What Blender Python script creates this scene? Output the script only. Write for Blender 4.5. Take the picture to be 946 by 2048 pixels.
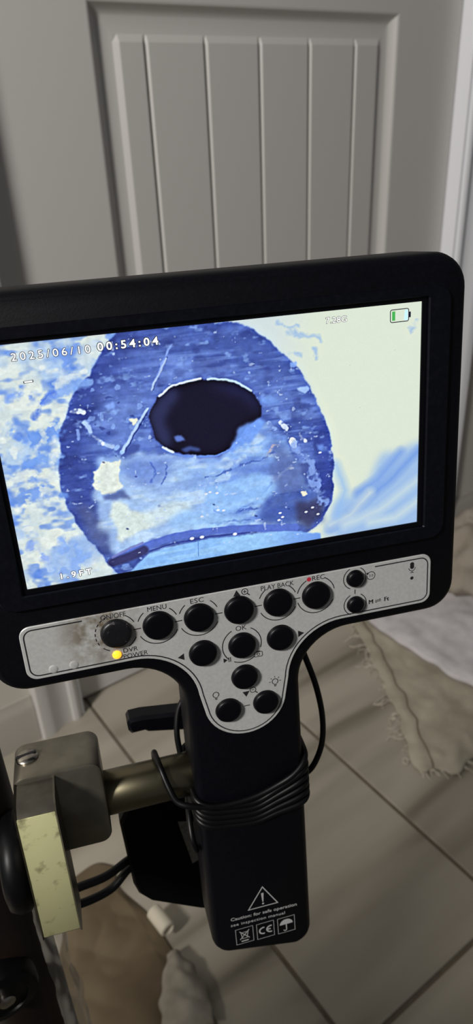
import bpy, bmesh, math, random
import numpy as np
from mathutils import Vector, Matrix, Euler

# ------------------------------------------------------------------ scene, camera, light
for o in list(bpy.data.objects):
    bpy.data.objects.remove(o, do_unlink=True)
SC = bpy.context.scene
COL = SC.collection
PI = math.pi
EYE = 1.0011                       # height of the phone above the floor (m)

cam_d = bpy.data.cameras.new('camera')
cam = bpy.data.objects.new('camera', cam_d); COL.objects.link(cam)
cam_d.sensor_fit = 'VERTICAL'; cam_d.sensor_height = 36.0
cam_d.lens = 36.0 * 1420.0 / 2048.0
cam_d.clip_start = 0.02
cam_d.dof.use_dof = True
cam_d.dof.focus_distance = 0.262
cam_d.dof.aperture_fstop = 17.0
rgt = Vector((0.8112119606, -0.5833654585, -0.0402479416))
dwn = Vector((-0.3135165605, -0.3758020920, -0.8720551324))
fwd = Vector((0.4936015814, 0.7200399499, -0.4877498839))
cm = Matrix((rgt, -dwn, -fwd)).transposed().to_4x4()
cm.translation = Vector((0, 0, EYE))
cam.matrix_world = cm
SC.camera = cam

world = bpy.data.worlds.new('room_air'); SC.world = world
world.use_nodes = True
bg = world.node_tree.nodes['Background']
bg.inputs[0].default_value = (0.92, 0.96, 1.0, 1)
bg.inputs[1].default_value = 0.09

def area(name, loc, target, size, power, col):
    l = bpy.data.lights.new(name, 'AREA'); l.shape = 'DISK'; l.size = size
    l.energy = power; l.color = col
    o = bpy.data.objects.new(name, l); COL.objects.link(o)
    o.location = loc
    o.rotation_euler = (Vector(target) - Vector(loc)).to_track_quat('-Z', 'Y').to_euler()
    return o
area('ceiling_lamp', (-1.60, -0.15, 2.15), (0.7, 1.0, 0.7), 0.40, 60, (1.0, 0.968, 0.925))
SC.view_settings.view_transform = 'Standard'
SC.view_settings.look = 'None'
SC.view_settings.gamma = 1.0
SC.view_settings.use_curve_mapping = False
SC.view_settings.exposure = 0.0

# ------------------------------------------------------------------ materials
def lin(c):
    return tuple((v/255/12.92 if v/255 <= .04045 else ((v/255+.055)/1.055)**2.4) for v in c)
MATS = {}
def mat(name, rgb, rough=.5, metal=0.0, noise=None, bump=None, spec=.5, emit=None, alpha=1.0, trans=0.0, coat=0.0):
    """rgb is sRGB 0..255; noise=(rgb2, scale, detail, lo, hi, stretch); bump=(scale, strength, dist)"""
    m = bpy.data.materials.new(name); m.use_nodes = True
    nt = m.node_tree; b = nt.nodes['Principled BSDF']
    c = lin(rgb)
    b.inputs['Base Color'].default_value = (*c, 1)
    b.inputs['Roughness'].default_value = rough
    b.inputs['Metallic'].default_value = metal
    b.inputs['Specular IOR Level'].default_value = spec
    b.inputs['Coat Weight'].default_value = coat
    b.inputs['Alpha'].default_value = alpha
    b.inputs['Transmission Weight'].default_value = trans
    tc = nt.nodes.new('ShaderNodeTexCoord')
    if noise:
        c2, sc, det, lo, hi, st = noise
        mp = nt.nodes.new('ShaderNodeMapping'); mp.inputs['Scale'].default_value = st
        nt.links.new(tc.outputs['Object'], mp.inputs[0])
        n = nt.nodes.new('ShaderNodeTexNoise'); n.inputs['Scale'].default_value = sc; n.inputs['Detail'].default_value = det
        nt.links.new(mp.outputs[0], n.inputs['Vector'])
        r = nt.nodes.new('ShaderNodeValToRGB')
        r.color_ramp.elements[0].position = lo; r.color_ramp.elements[1].position = hi
        r.color_ramp.elements[0].color = (*c, 1); r.color_ramp.elements[1].color = (*lin(c2), 1)
        nt.links.new(n.outputs['Fac'], r.inputs[0]); nt.links.new(r.outputs[0], b.inputs['Base Color'])
    if bump:
        n2 = nt.nodes.new('ShaderNodeTexNoise'); n2.inputs['Scale'].default_value = bump[0]; n2.inputs['Detail'].default_value = 3
        nt.links.new(tc.outputs['Object'], n2.inputs['Vector'])
        bp = nt.nodes.new('ShaderNodeBump'); bp.inputs['Strength'].default_value = bump[1]; bp.inputs['Distance'].default_value = bump[2]
        nt.links.new(n2.outputs['Fac'], bp.inputs['Height']); nt.links.new(bp.outputs[0], b.inputs['Normal'])
    if emit:
        b.inputs['Emission Color'].default_value = (*lin(emit[0]), 1); b.inputs['Emission Strength'].default_value = emit[1]
    MATS[name] = m
    return m

one = (1, 1, 1)
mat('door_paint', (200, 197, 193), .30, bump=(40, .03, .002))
mat('wall_paint', (196, 191, 182), .7, bump=(220, .1, .001))
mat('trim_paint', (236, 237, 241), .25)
mat('grout', (112, 102, 86), .9, noise=((96, 86, 72), 60, 2, .3, .7, one))
mat('black_plastic', (5, 5, 10), .46, spec=.16, noise=((8, 9, 15), 900, 2, .4, .7, one), bump=(1500, .12, .0003))
mat('black_bezel', (6, 7, 15), .42, spec=.2, noise=((13, 14, 23), 500, 4, .45, .8, one), bump=(1800, .1, .0002))
mat('black_rubber', (5, 5, 10), .38, spec=.22)
mat('cord_rubber', (5, 5, 7), .42, spec=.28)
mat('pack_plastic', (3, 3, 5), .6, spec=.1)
mat('ink', (24, 24, 28), .6)
mat('red_ink', (190, 40, 62), .6)
mat('pale_ink', (172, 172, 172), .6)
mat('sticker', (150, 148, 142), .6, noise=((110, 108, 104), 300, 3, .4, .7, one))
mat('steel', (138, 133, 120), .38, metal=.82, noise=((112, 107, 95), 90, 5, .35, .75, one), bump=(400, .08, .0005))
mat('steel_bright', (120, 114, 92), .34, metal=1.0, noise=((112, 106, 90), 120, 3, .4, .7, (.1, 1, 1)))
mat('steel_screw', (178, 172, 162), .25, metal=1.0)
mat('lever_steel', (104, 100, 90), .4, metal=.8, noise=((82, 78, 70), 120, 4, .35, .7, one))
mat('lever_lit_alloy', (212, 210, 160), .45, metal=.35, noise=((120, 116, 86), 170, 8, .58, .80, one), bump=(300, .1, .0005))  # pale tone holds the bright reflection on the lever's front, plus scuffs
mat('post_steel', (20, 15, 12), .5, metal=0, spec=.3, noise=((52, 30, 18), 30, 5, .5, .75, (1, 1, .2)))
mat('hub_black', (7, 7, 9), .42, spec=.2)
mat('paper_brown', (116, 102, 79), .9, noise=((88, 73, 53), 9, 4, .3, .75, one))
mat('tissue', (156, 149, 136), .9, noise=((120, 113, 99), 30, 4, .35, .7, one))
mat('foam_white', (222, 213, 192), .7)
mat('canvas', (178, 170, 152), .95, noise=((150, 142, 124), 18, 6, .35, .7, one), bump=(900, .3, .001))
mat('canvas_grey', (208, 203, 204), .95, noise=((186, 181, 182), 24, 5, .35, .7, one), bump=(900, .4, .001))
mat('hem_tan', (116, 99, 80), .95)
mat('thread', (196, 187, 170), .95)
mat('baseboard_paint', (168, 163, 154), .5)
mat('rag_beige', (162, 153, 140), .95, noise=((140, 130, 116), 12, 4, .35, .7, one))
mat('led_amber', (255, 176, 50), .3, emit=((255, 168, 40), 1.6))
mat('screen_ink', (8, 10, 26), .5, emit=((10, 14, 34), 1.0))
mat('screen_white', (200, 200, 200), .5, emit=((238, 242, 240), 1.0))
mat('screen_green', (40, 130, 60), .5, emit=((62, 152, 72), 1.0))
mat('screen_pale', (150, 190, 230), .5, emit=((170, 205, 245), 1.0))
mat('film', (205, 200, 190), .18, alpha=.2, noise=((170, 164, 150), 40, 4, .4, .7, one))

def plate_material():
    m = mat('plate_silver', (200, 201, 199), .46, metal=.25, noise=((190, 191, 189), 700, 2, .35, .7, one))
    nt = m.node_tree; b = nt.nodes['Principled BSDF']
    old = b.inputs['Base Color'].links[0].from_socket
    tc = nt.nodes.new('ShaderNodeTexCoord')
    # grime rubbed in around the power button
    sub = nt.nodes.new('ShaderNodeVectorMath'); sub.operation = 'DISTANCE'
    nt.links.new(tc.outputs['Object'], sub.inputs[0]); sub.inputs[1].default_value = (-.054, .1925, .014)
    mr = nt.nodes.new('ShaderNodeMapRange'); mr.inputs[1].default_value = .006; mr.inputs[2].default_value = .018
    mr.inputs[3].default_value = 1; mr.inputs[4].default_value = 0
    nt.links.new(sub.outputs['Value'], mr.inputs[0])
    n = nt.nodes.new('ShaderNodeTexNoise'); n.inputs['Scale'].default_value = 230; n.inputs['Detail'].default_value = 7
    nt.links.new(tc.outputs['Object'], n.inputs['Vector'])
    r = nt.nodes.new('ShaderNodeValToRGB'); r.color_ramp.elements[0].position = .36; r.color_ramp.elements[1].position = .62
    nt.links.new(n.outputs['Fac'], r.inputs[0])
    mu = nt.nodes.new('ShaderNodeMath'); mu.operation = 'MULTIPLY'
    nt.links.new(mr.outputs[0], mu.inputs[0]); nt.links.new(r.outputs[0], mu.inputs[1])
    mx = nt.nodes.new('ShaderNodeMix'); mx.data_type = 'RGBA'
    nt.links.new(mu.outputs[0], mx.inputs[0]); nt.links.new(old, mx.inputs[6])
    mx.inputs[7].default_value = (*lin((118, 104, 84)), 1)
    nt.links.new(mx.outputs[2], b.inputs['Base Color'])
plate_material()

def tile_material():
    m = bpy.data.materials.new('tile_stone'); m.use_nodes = True; nt = m.node_tree; b = nt.nodes['Principled BSDF']
    tc = nt.nodes.new('ShaderNodeTexCoord')
    oi = nt.nodes.new('ShaderNodeObjectInfo')
    ad = nt.nodes.new('ShaderNodeVectorMath'); ad.operation = 'ADD'
    mp = nt.nodes.new('ShaderNodeMapping'); mp.inputs['Scale'].default_value = (1.5, 12, 1); mp.inputs['Rotation'].default_value = (0, 0, .12)
    cmb = nt.nodes.new('ShaderNodeVectorMath'); cmb.operation = 'SCALE'
    nt.links.new(oi.outputs['Location'], cmb.inputs[0]); cmb.inputs['Scale'].default_value = 1.7
    nt.links.new(tc.outputs['Object'], ad.inputs[0]); nt.links.new(cmb.outputs[0], ad.inputs[1])
    nt.links.new(ad.outputs[0], mp.inputs[0])
    n = nt.nodes.new('ShaderNodeTexNoise'); n.inputs['Scale'].default_value = 1.0; n.inputs['Detail'].default_value = 2; n.inputs['Distortion'].default_value = .4
    nt.links.new(mp.outputs[0], n.inputs['Vector'])
    r = nt.nodes.new('ShaderNodeValToRGB'); e = r.color_ramp.elements
    e[0].position = .30; e[0].color = (*lin((106, 98, 84)), 1)
    e[1].position = .60; e[1].color = (*lin((172, 164, 149)), 1)
    k = r.color_ramp.elements.new(.43); k.color = (*lin((156, 148, 133)), 1)
    nt.links.new(n.outputs['Fac'], r.inputs[0]); nt.links.new(r.outputs[0], b.inputs['Base Color'])
    b.inputs['Roughness'].default_value = .42
    MATS['tile_stone'] = m
tile_material()

# ------------------------------------------------------------------ mesh helpers
class MB:
    def __init__(s): s.v = []; s.f = []
    def add(s, vs, fs):
        o = len(s.v); s.v += [tuple(p) for p in vs]; s.f += [[i+o for i in q] for q in fs]; return s
    def box(s, x0, x1, y0, y1, z0, z1, c=0.0):
        """box with chamfer c on every edge parallel to z and on the top/front rim"""
        if c <= 0:
            vs = [(x, y, z) for z in (z0, z1) for x, y in ((x0, y0), (x1, y0), (x1, y1), (x0, y1))]
            return s.add(vs, [(3, 2, 1, 0), (4, 5, 6, 7), (0, 1, 5, 4), (1, 2, 6, 5), (2, 3, 7, 6), (3, 0, 4, 7)])
        o = [(x0+c, y0), (x1-c, y0), (x1, y0+c), (x1, y1-c), (x1-c, y1), (x0+c, y1), (x0, y1-c), (x0, y0+c)]
        return s.prism(o, [(c, z0), (0, z0+c), (0, z1-c), (c, z1)])
    def prism(s, out, rings, cap0=True, cap1=True):
        """outline (ccw, x/y) swept through rings of (inset, z)"""
        n = len(out); P = [Vector(p) for p in out]; nor = []
        for i in range(n):
            a = (P[i]-P[i-1]); b = (P[(i+1) % n]-P[i])
            a = a.normalized(); b = b.normalized()
            na = Vector((-a.y, a.x)); nb = Vector((-b.y, b.x)); m = na+nb
            d = m.length_squared
            nor.append(m*(2/d) if d > .2 else na)
        vs = []
        for ins, z in rings:
            for p, q in zip(P, nor): vs.append((p.x+q.x*ins, p.y+q.y*ins, z))
        fs = []
        for k in range(len(rings)-1):
            for i in range(n):
                j = (i+1) % n
                fs.append((k*n+i, k*n+j, (k+1)*n+j, (k+1)*n+i))
        up = rings[-1][1] > rings[0][1]
        if cap0: fs.append(list(range(n))[::-1])
        if cap1: fs.append([(len(rings)-1)*n+i for i in range(n)])
        return s.add(vs, fs)
    def ringface(s, outer, inner, z0, z1, rim=0.0):
        """flat frame between two outlines of equal count, with inner and outer walls"""
        n = len(outer); vs = []
        c = rim
        rows = [(outer, z0), (outer, z1-c), (None, z1), (None, z1), (inner, z1-c), (inner, z0)]
        def mix(a, b, t): return [(p[0]+(q[0]-p[0])*t, p[1]+(q[1]-p[1])*t) for p, q in zip(a, b)]
        o2 = mix(outer, inner, .06); i2 = mix(inner, outer, .06)
        seq = [(outer, z0), (outer, z1-c), (o2, z1), (i2, z1), (inner, z1-c), (inner, z0)]
        for pts, z in seq: vs += [(p[0], p[1], z) for p in pts]
        fs = []
        for k in range(5):
            for i in range(n):
                j = (i+1) % n; fs.append((k*n+i, k*n+j, (k+1)*n+j, (k+1)*n+i))
        return s.add(vs, fs)
    def tube(s, path, r, seg=8, caps=True):
        P = [Vector(p) for p in path]; n = len(P); R = r if isinstance(r, (list, tuple)) else [r]*n
        T = [(P[min(i+1, n-1)]-P[max(i-1, 0)]).normalized() for i in range(n)]
        u = T[0].orthogonal().normalized(); vs = []
        for i in range(n):
            u = (u - T[i]*u.dot(T[i]))
            u = u.normalized() if u.length > 1e-6 else T[i].orthogonal().normalized()
            w = T[i].cross(u)
            for k in range(seg):
                a = 2*PI*k/seg; vs.append(P[i]+(u*math.cos(a)+w*math.sin(a))*R[i])
        fs = []
        for i in range(n-1):
            for k in range(seg):
                l = (k+1) % seg; fs.append((i*seg+k, i*seg+l, (i+1)*seg+l, (i+1)*seg+k))
        if caps: fs += [list(range(seg))[::-1], [(n-1)*seg+k for k in range(seg)]]
        return s.add(vs, fs)
    def lathe(s, prof, c=(0, 0, 0), seg=40, axis='z'):
        """prof [(r, h)] about an axis through c"""
        vs = []
        for r, h in prof:
            for k in range(seg):
                a = 2*PI*k/seg; p = (r*math.cos(a), r*math.sin(a), h)
                if axis == 'x': p = (p[2], p[0], p[1])
                if axis == 'y': p = (p[1], p[2], p[0])
                vs.append((p[0]+c[0], p[1]+c[1], p[2]+c[2]))
        fs = []
        for i in range(len(prof)-1):
            for k in range(seg):
                l = (k+1) % seg; fs.append((i*seg+k, i*seg+l, (i+1)*seg+l, (i+1)*seg+k))
        fs += [list(range(seg))[::-1], [(len(prof)-1)*seg+k for k in range(seg)]]
        return s.add(vs, fs)
    def ribbon(s, path, w, z, closed=False, h=.03):
        """flat printed line of width w lying at height z (thin but solid)"""
        P = [Vector((p[0], p[1])) for p in path]; n = len(P)
        if closed: P = P+[P[0]]; n += 1
        L = []
        for i in range(n):
            if closed and i in (0, n-1): t = (P[1]-P[n-2])
            else: t = P[min(i+1, n-1)]-P[max(i-1, 0)]
            t = t.normalized(); q = Vector((-t.y, t.x))*w/2
            L.append((P[i]+q, P[i]-q))
        for i in range(n-1):
            q = [L[i][1], L[i+1][1], L[i+1][0], L[i][0]]
            s.add([(p.x, p.y, z) for p in q]+[(p.x, p.y, z+h) for p in q], [(3, 2, 1, 0), (4, 5, 6, 7), (0, 1, 5, 4), (1, 2, 6, 5), (2, 3, 7, 6), (3, 0, 4, 7)])
        return s
    def poly(s, pts, z, h=.03): return s.prism(pts, [(0, z), (0, z+h)])
    def disc(s, c, r, z, h=.03, seg=28): return s.poly([(c[0]+r*math.cos(2*PI*k/seg), c[1]+r*math.sin(2*PI*k/seg)) for k in range(seg)], z, h)
    def build(s, name, m, parent=None, off=(0, 0, 0), sc=1.0, smooth=35, xf=None):
        me = bpy.data.meshes.new(name)
        vs = [((p[0]-off[0])*sc, (p[1]-off[1])*sc, (p[2]-off[2])*sc) for p in s.v]
        if xf: vs = [tuple(xf @ Vector(p)) for p in vs]
        me.from_pydata(vs, [], s.f); me.validate(); me.update()
        bm = bmesh.new(); bm.from_mesh(me); bmesh.ops.recalc_face_normals(bm, faces=bm.faces); bm.to_mesh(me); bm.free()
        if smooth:
            me.polygons.foreach_set('use_smooth', [True]*len(me.polygons)); me.set_sharp_from_angle(angle=math.radians(smooth))
        me.materials.append(MATS[m])
        o = bpy.data.objects.new(name, me); COL.objects.link(o)
        if parent: o.parent = parent
        return o

def tag(o, label=None, cat=None, group=None, kind=None):
    if label: o['label'] = label
    if cat: o['category'] = cat
    if group: o['group'] = group
    if kind: o['kind'] = kind
    return o
def empty(name, loc=(0, 0, 0), label=None, cat=None, kind=None, rot=None):
    o = bpy.data.objects.new(name, None); COL.objects.link(o); o.empty_display_size = .05
    mw = rot.to_4x4() if rot is not None else Matrix.Identity(4)
    mw.translation = Vector(loc); o.matrix_world = mw
    return tag(o, label, cat, None, kind)
def arc(c, r, a0, a1, n=10):
    return [(c[0]+r*math.cos(math.radians(a0+(a1-a0)*k/n)), c[1]+r*math.sin(math.radians(a0+(a1-a0)*k/n))) for k in range(n+1)]
def rrect(x0, x1, y0, y1, r, n=8):
    return arc((x1-r, y1-r), r, 0, 90, n)+arc((x0+r, y1-r), r, 90, 180, n)+arc((x0+r, y0+r), r, 180, 270, n)+arc((x1-r, y0+r), r, 270, 360, n)
def catmull(pts, k=8):
    P = [Vector(p) for p in pts]; P = [P[0]*2-P[1]]+P+[P[-1]*2-P[-2]]; o = []
    for i in range(1, len(P)-2):
        a, b, c, d = P[i-1:i+3]
        for j in range(k):
            t = j/k; o.append(.5*((2*b)+(c-a)*t+(2*a-5*b+4*c-d)*t*t+(3*b-a-3*c+d)*t**3))
    return o+[P[-2]]
def text_mesh(body, size, off=0.0, align='CENTER', extr=.015, space=1.0):
    cu = bpy.data.curves.new('lettering', 'FONT'); cu.body = body; cu.size = size; cu.offset = off; cu.extrude = extr
    cu.align_x = align; cu.align_y = 'CENTER'; cu.space_character = space; cu.resolution_u = 4
    t = bpy.data.objects.new('lettering', cu); COL.objects.link(t)
    dg = bpy.context.evaluated_depsgraph_get(); dg.update()
    me = bpy.data.meshes.new_from_object(t.evaluated_get(dg))
    bpy.data.objects.remove(t, do_unlink=True)
    return me
rnd = random.Random(7)
def vnoise(nx, ny, cx, cy, rs):
    """smooth value noise, cx x cy cells, on an ny x nx grid, 0..1"""
    g = rs.rand(cy+2, cx+2)
    xs = np.linspace(0, cx, nx, endpoint=False); ys = np.linspace(0, cy, ny, endpoint=False)
    xi = xs.astype(int); yi = ys.astype(int); fx = xs-xi; fy = ys-yi
    fx = fx*fx*(3-2*fx); fy = (fy*fy*(3-2*fy))[:, None]
    a = g[np.ix_(yi, xi)]; b = g[np.ix_(yi, xi+1)]; c = g[np.ix_(yi+1, xi)]; d = g[np.ix_(yi+1, xi+1)]
    return (a*(1-fx)+b*fx)*(1-fy)+(c*(1-fx)+d*fx)*fy
def fbm(nx, ny, cx, cy, rs, octs=4):
    o = 0; w = 0
    for k in range(octs):
        o = o+vnoise(nx, ny, cx*2**k, cy*2**k, rs)*.55**k; w += .55**k
    return o/w

# ------------------------------------------------------------------ the room: floor tiles, wall, door, casings
DY = 1.05                                     # plane of the door's face
fl = tag(MB().box(-1.2, 2.6, -1.2, DY+.16, -.05, -.0025).build('floor', 'grout', smooth=0), kind='structure')
TX, TW, TL, J = .337, .2965, 1.2, .0065
tile_me = None
for i in range(-5, 8):
    for j in range(-1, 1):
        x0 = TX+i*TW; y0 = .29+j*TL
        L_ = TL if j < 0 else DY+.15-.29
        t = MB().box(-TW/2+J/2, TW/2-J/2, -L_/2+J/2, L_/2-J/2, -.008, 0, .0012)
        if j < 0 and tile_me:
            o = bpy.data.objects.new('tile', tile_me); COL.objects.link(o); o.parent = fl
        else:
            o = t.build('tile', 'tile_stone', fl, smooth=0)
            if j < 0: tile_me = o.data
        o.location = (x0+TW/2, y0+L_/2, 0)

DX0, DX1, DTOP = .322, 1.277, 2.03            # door leaf
WY = DY-.029                                   # face of the wall
wl = MB()
wl.box(-1.2, DX0-.02, WY, DY+.13, 0, 2.6); wl.box(DX1+.02, 2.6, WY, DY+.13, 0, 2.6); wl.box(DX0-.02, DX1+.02, WY, DY+.13, DTOP+.02, 2.6)
tag(wl.build('wall_back', 'wall_paint', smooth=0), kind='structure')
tag(MB().box(-.72, -.60, -1.2, .18, 0, 1.2, .004).build('added_shade_wall', 'wall_paint', smooth=0), kind='structure')  # low wall added out of view to shade the near floor
jb = MB()
jb.box(DX0-.022, DX0-.003, WY-.004, DY+.12, 0, DTOP+.02); jb.box(DX1+.003, DX1+.022, WY-.004, DY+.12, 0, DTOP+.02); jb.box(DX0-.003, DX1+.003, WY-.004, DY+.12, DTOP+.003, DTOP+.022)
jb.box(DX0-.004, DX0+.012, DY+.04, DY+.1, 0, DTOP+.004); jb.box(DX1-.012, DX1+.004, DY+.04, DY+.1, 0, DTOP+.004)
tag(jb.build('trim_3', 'trim_paint', smooth=0), 'white door jamb with stop strips', 'jamb', kind='structure')

door = empty('door_1', ((DX0+DX1)/2, DY, 0), 'white painted panel door with vertical plank grooves', 'door', 'structure')
dp = (-(DX0+DX1)/2, -DY, 0)
def dbuild(m, name, mt='door_paint', sm=30): return m.build(name, mt, door, off=((DX0+DX1)/2, DY, 0), smooth=sm)
PX0, PX1 = .514, 1.1135                        # panel opening
Z0, Z1, Z2, Z3 = .215, 1.1455, 1.30, 1.91
dbuild(MB().box(DX0, PX0, DY, DY+.035, .008, DTOP), 'stile'); dbuild(MB().box(PX1, DX1, DY, DY+.035, .008, DTOP), 'stile')
for a, b in ((.008, Z0), (Z1, Z2), (Z3, DTOP)): dbuild(MB().box(PX0, PX1, DY, DY+.035, a, b), 'rail')
PROF = [(0, 0), (.003, .0003), (.005, .0030), (.010, .0080), (.015, .0112), (.019, .0120), (.0390, .0100)]
PE = .0390
for za, zb in ((Z0, Z1), (Z2, Z3)):
    for side in range(4):
        m = MB(); rows = []
        for t, h in PROF+[(.0390, .022), (0, .022)]:
            r = [(PX0+t, za+t), (PX1-t, za+t), (PX1-t, zb-t), (PX0+t, zb-t)]
            p, q = r[side], r[(side+1) % 4]
            rows.append(((p[0], DY+h, p[1]), (q[0], DY+h, q[1])))
        n = len(rows)
        m.add([v for rr in rows for v in rr], [(2*i, 2*i+1, 2*((i+1) % n)+1, 2*((i+1) % n)) for i in range(n)]+[[2*i for i in range(n)], [2*i+1 for i in range(n)][::-1]])
        dbuild(m, 'moulding', sm=50)
    gx = [PX0+PE]+[.603+.1026*k for k in range(5)]+[PX1-PE]
    fz0, fz1 = za+PE, zb-PE
    for k in range(6):
        l, r = gx[k], gx[k+1]
        cl = .0085 if k == 0 else .0046; cr = .0085 if k == 5 else .0046; hz = .010
        d0, d1 = DY+.0100, DY+.0044
        x = [l, l+cl, r-cr, r]
        vs = []
        for z, dd in ((fz0, d0), (fz0+hz, d1), (fz1-hz, d1), (fz1, d0)):
            vs += [(x[0], d0, z), (x[1], dd, z), (x[2], dd, z), (x[3], d0, z)]
        fs = [(4*i+j, 4*i+j+1, 4*i+j+5, 4*i+j+4) for i in range(3) for j in range(3)]
        b0 = len(vs); vs += [(l, DY+.022, fz0), (r, DY+.022, fz0), (r, DY+.022, fz1), (l, DY+.022, fz1)]
        fs += [(b0, b0+1, b0+2, b0+3), (0, 1, 2, 3, b0+1, b0), (12, 13, 14, 15, b0+2, b0+3), (0, 4, 8, 12, b0+3, b0), (3, 7, 11, 15, b0+2, b0+1)]
        dbuild(MB().add(vs, fs), 'plank', sm=0)

CAS = [(0, 0), (0, .006), (.003, .0095), (.009, .0115), (.016, .0105), (.020, .0072), (.026, .0068), (.044, .0105), (.056, .0165), (.064, .019), (.080, .019), (.085, .016), (.085, 0)]
def casing(name, x, sgn, label, sc=1.0):
    m = MB(); n = len(CAS); vs = []
    for z in (0, DTOP+.09):
        vs += [(x+sgn*t*sc, WY+.001-h*1.1, z) for t, h in CAS]
    m.add(vs, [(i, (i+1) % n, n+(i+1) % n, n+i) for i in range(n)]+[list(range(n)), list(range(n, 2*n))[::-1]])
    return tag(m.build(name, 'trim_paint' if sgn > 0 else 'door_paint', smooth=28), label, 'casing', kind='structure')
casing('trim_1', DX1+.009, 1, 'white moulded door casing beside the tan cloths')
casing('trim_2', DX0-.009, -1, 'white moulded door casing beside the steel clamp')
m = MB(); zt = DTOP+.012
m.box(DX0-.094, DX1+.094, WY-.018, WY+.001, DTOP+.09, DTOP+.175, .004)
tag(m.build('trim_4', 'trim_paint', smooth=0), 'white head casing above the door', 'casing', kind='structure')
for nm, a, b in (('baseboard_left', -1.2, DX0-.095), ('baseboard_right', DX1+.097, 2.6)):
    m = MB(); prof = [(0, 0), (.013, 0), (.013, .075), (.010, .085), (.006, .092), (.005, .1), (0, .1)]; n = len(prof); vs = []
    for xx in (a, b): vs += [(xx, WY+.001-t, h) for t, h in prof]
    m.add(vs, [(i, (i+1) % n, n+(i+1) % n, n+i) for i in range(n)]+[list(range(n)), list(range(n, 2*n))[::-1]])
    tag(m.build(nm, 'baseboard_paint', smooth=28), kind='structure')

# ------------------------------------------------------------------ device frame (mm, x right, y up, z towards the viewer; origin at the screen's centre)
DROT = Matrix(((0.9340895618562528, 0.051912689553557365, -0.35324462217351527), (-0.3570261915859856, 0.12750181970559193, -0.9253516004705291), (-0.0029981582347765323, 0.9904788531993395, 0.13763230875096338)))
DLOC = Vector((0.13045573, 0.19560943, EYE-0.10382519))
def devw(p): return DLOC+DROT @ (Vector(p)*.001)
def droot(name, base, label, cat): return empty(name, devw(base), label, cat, rot=DROT)

# ------------------------------------------------------------------ the inspection monitor
MBASE = (0, -258, -15)
mon = droot('inspection_monitor', MBASE, 'black T-shaped handheld inspection monitor with lit blue pipe picture and silver button panel', 'monitor')
def mb(m, name, mt, parent=None, sm=35):
    o = m.build(name, mt, parent or mon, off=MBASE, sc=.001, smooth=sm); return o
def outline(hw=95.5, top=59.6, bot=-86.0, r=13, hh=24.5, rf=22):
    o = arc((hw-r, top-r), r, 0, 90, 10)+arc((-hw+r, top-r), r, 90, 180, 10)+arc((-hw+r, bot+r), r, 180, 270, 10)
    o += arc((-hh-rf, bot-rf), rf, 90, 0, 12)
    o += [(-hh-.6, -170), (-hh-.8, -236)]
    o += arc((-hh+9.2, -245), 10, 180, 262, 8)+arc((hh-10, -252), 10, 276, 360, 8)+[(hh, -170)]
    o += arc((hh+rf, bot-rf), rf, 180, 90, 12)
    o += arc((hw-r, bot+r), r, 270, 360, 10)
    q = [o[0]]
    for p in o[1:]:
        if (Vector(p)-Vector(q[-1])).length > .05: q.append(p)
    return q
mb(MB().prism(outline(), [(7, -31), (3, -30), (.8, -27.5), (0, -24), (0, -4.5), (.5, -2.4), (1.6, -.8), (3.2, 0)]), 'housing', 'black_plastic', sm=50)
# raised frame round the screen
def rr(hx, t, b, r): return rrect(-hx, hx, b, t, r, 8)
mb(MB().ringface(rr(87.6, 48.6, -50.4, 6), rr(78.6, 44.9, -44.7, .6), -.5, 1.9, .5), 'bezel', 'black_bezel', sm=30)
mb(MB().ringface(rr(78.6, 44.9, -44.7, .6), [(p[0]-.25, p[1]) for p in rr(76.65, 43.3, -42.7, .2)], -.3, .75, .1), 'screen_gasket', 'black_rubber', sm=30)

# control plate
def plate_out(i=0.0, n=10):
    t, b, hx, r = -57.8-i, -80.4+i, 83.2-i, 4.2-i*.6
    o = arc((-hx+r, t-r), r, 90, 180, 6)+arc((-hx+r, b+r), r, 180, 270, 6)
    o += arc((-43, -104.4), 24+i, 90, 4, 14)
    o += arc((0, -109), 17.6-i, 180+6, 360-6, 22)
    o += arc((43, -104.4), 24+i, 176, 90, 14)
    o += arc((hx-r, b+r), r, 270, 360, 6)+arc((hx-r, t-r), r, 0, 90, 6)
    return o
plate = mb(MB().prism(plate_out(), [(0, -.4), (0, .3), (.25, .5)]), 'control_plate', 'plate_silver')
PZ = .5
def pr(m, name='print_mark', mt='ink'): return mb(m, name, mt, plate, 0)
pin = plate_out(1.5)
pr(MB().ribbon([(-60, pin[0][1])]+pin+[(58, pin[-1][1])], .5, PZ), 'border_line')
def word(body, x, y, size, mt='ink', z=PZ, parent=None, off=0.0, align='CENTER', space=1.0, name='lettering', rot=0.0, w=None):
    me = text_mesh(body, size, off, align, .02, space)
    if w:
        wd = lambda q: max(v.co.x for v in q.vertices)-min(v.co.x for v in q.vertices)
        w1 = wd(me); st = min(1.12, max(.9, w/w1)); tgt = w/st
        if abs(tgt-w1) > .02*w1:
            w2 = wd(text_mesh(body, size, off, align, .02, 1.4)); me = text_mesh(body, size, off, align, .02, max(.8, 1+.4*(tgt-w1)/(w2-w1)))
        me.transform(Matrix.Diagonal((w/wd(me), 1, 1, 1)))
    me.transform(Matrix.Translation(((x-MBASE[0]), (y-MBASE[1]), z+.02-MBASE[2])) @ Matrix.Rotation(rot, 4, 'Z')); me.transform(Matrix.Scale(.001, 4))
    me.materials.clear(); me.materials.append(MATS[mt])
    o = bpy.data.objects.new(name, me); COL.objects.link(o); o.parent = parent or plate; return o

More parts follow.
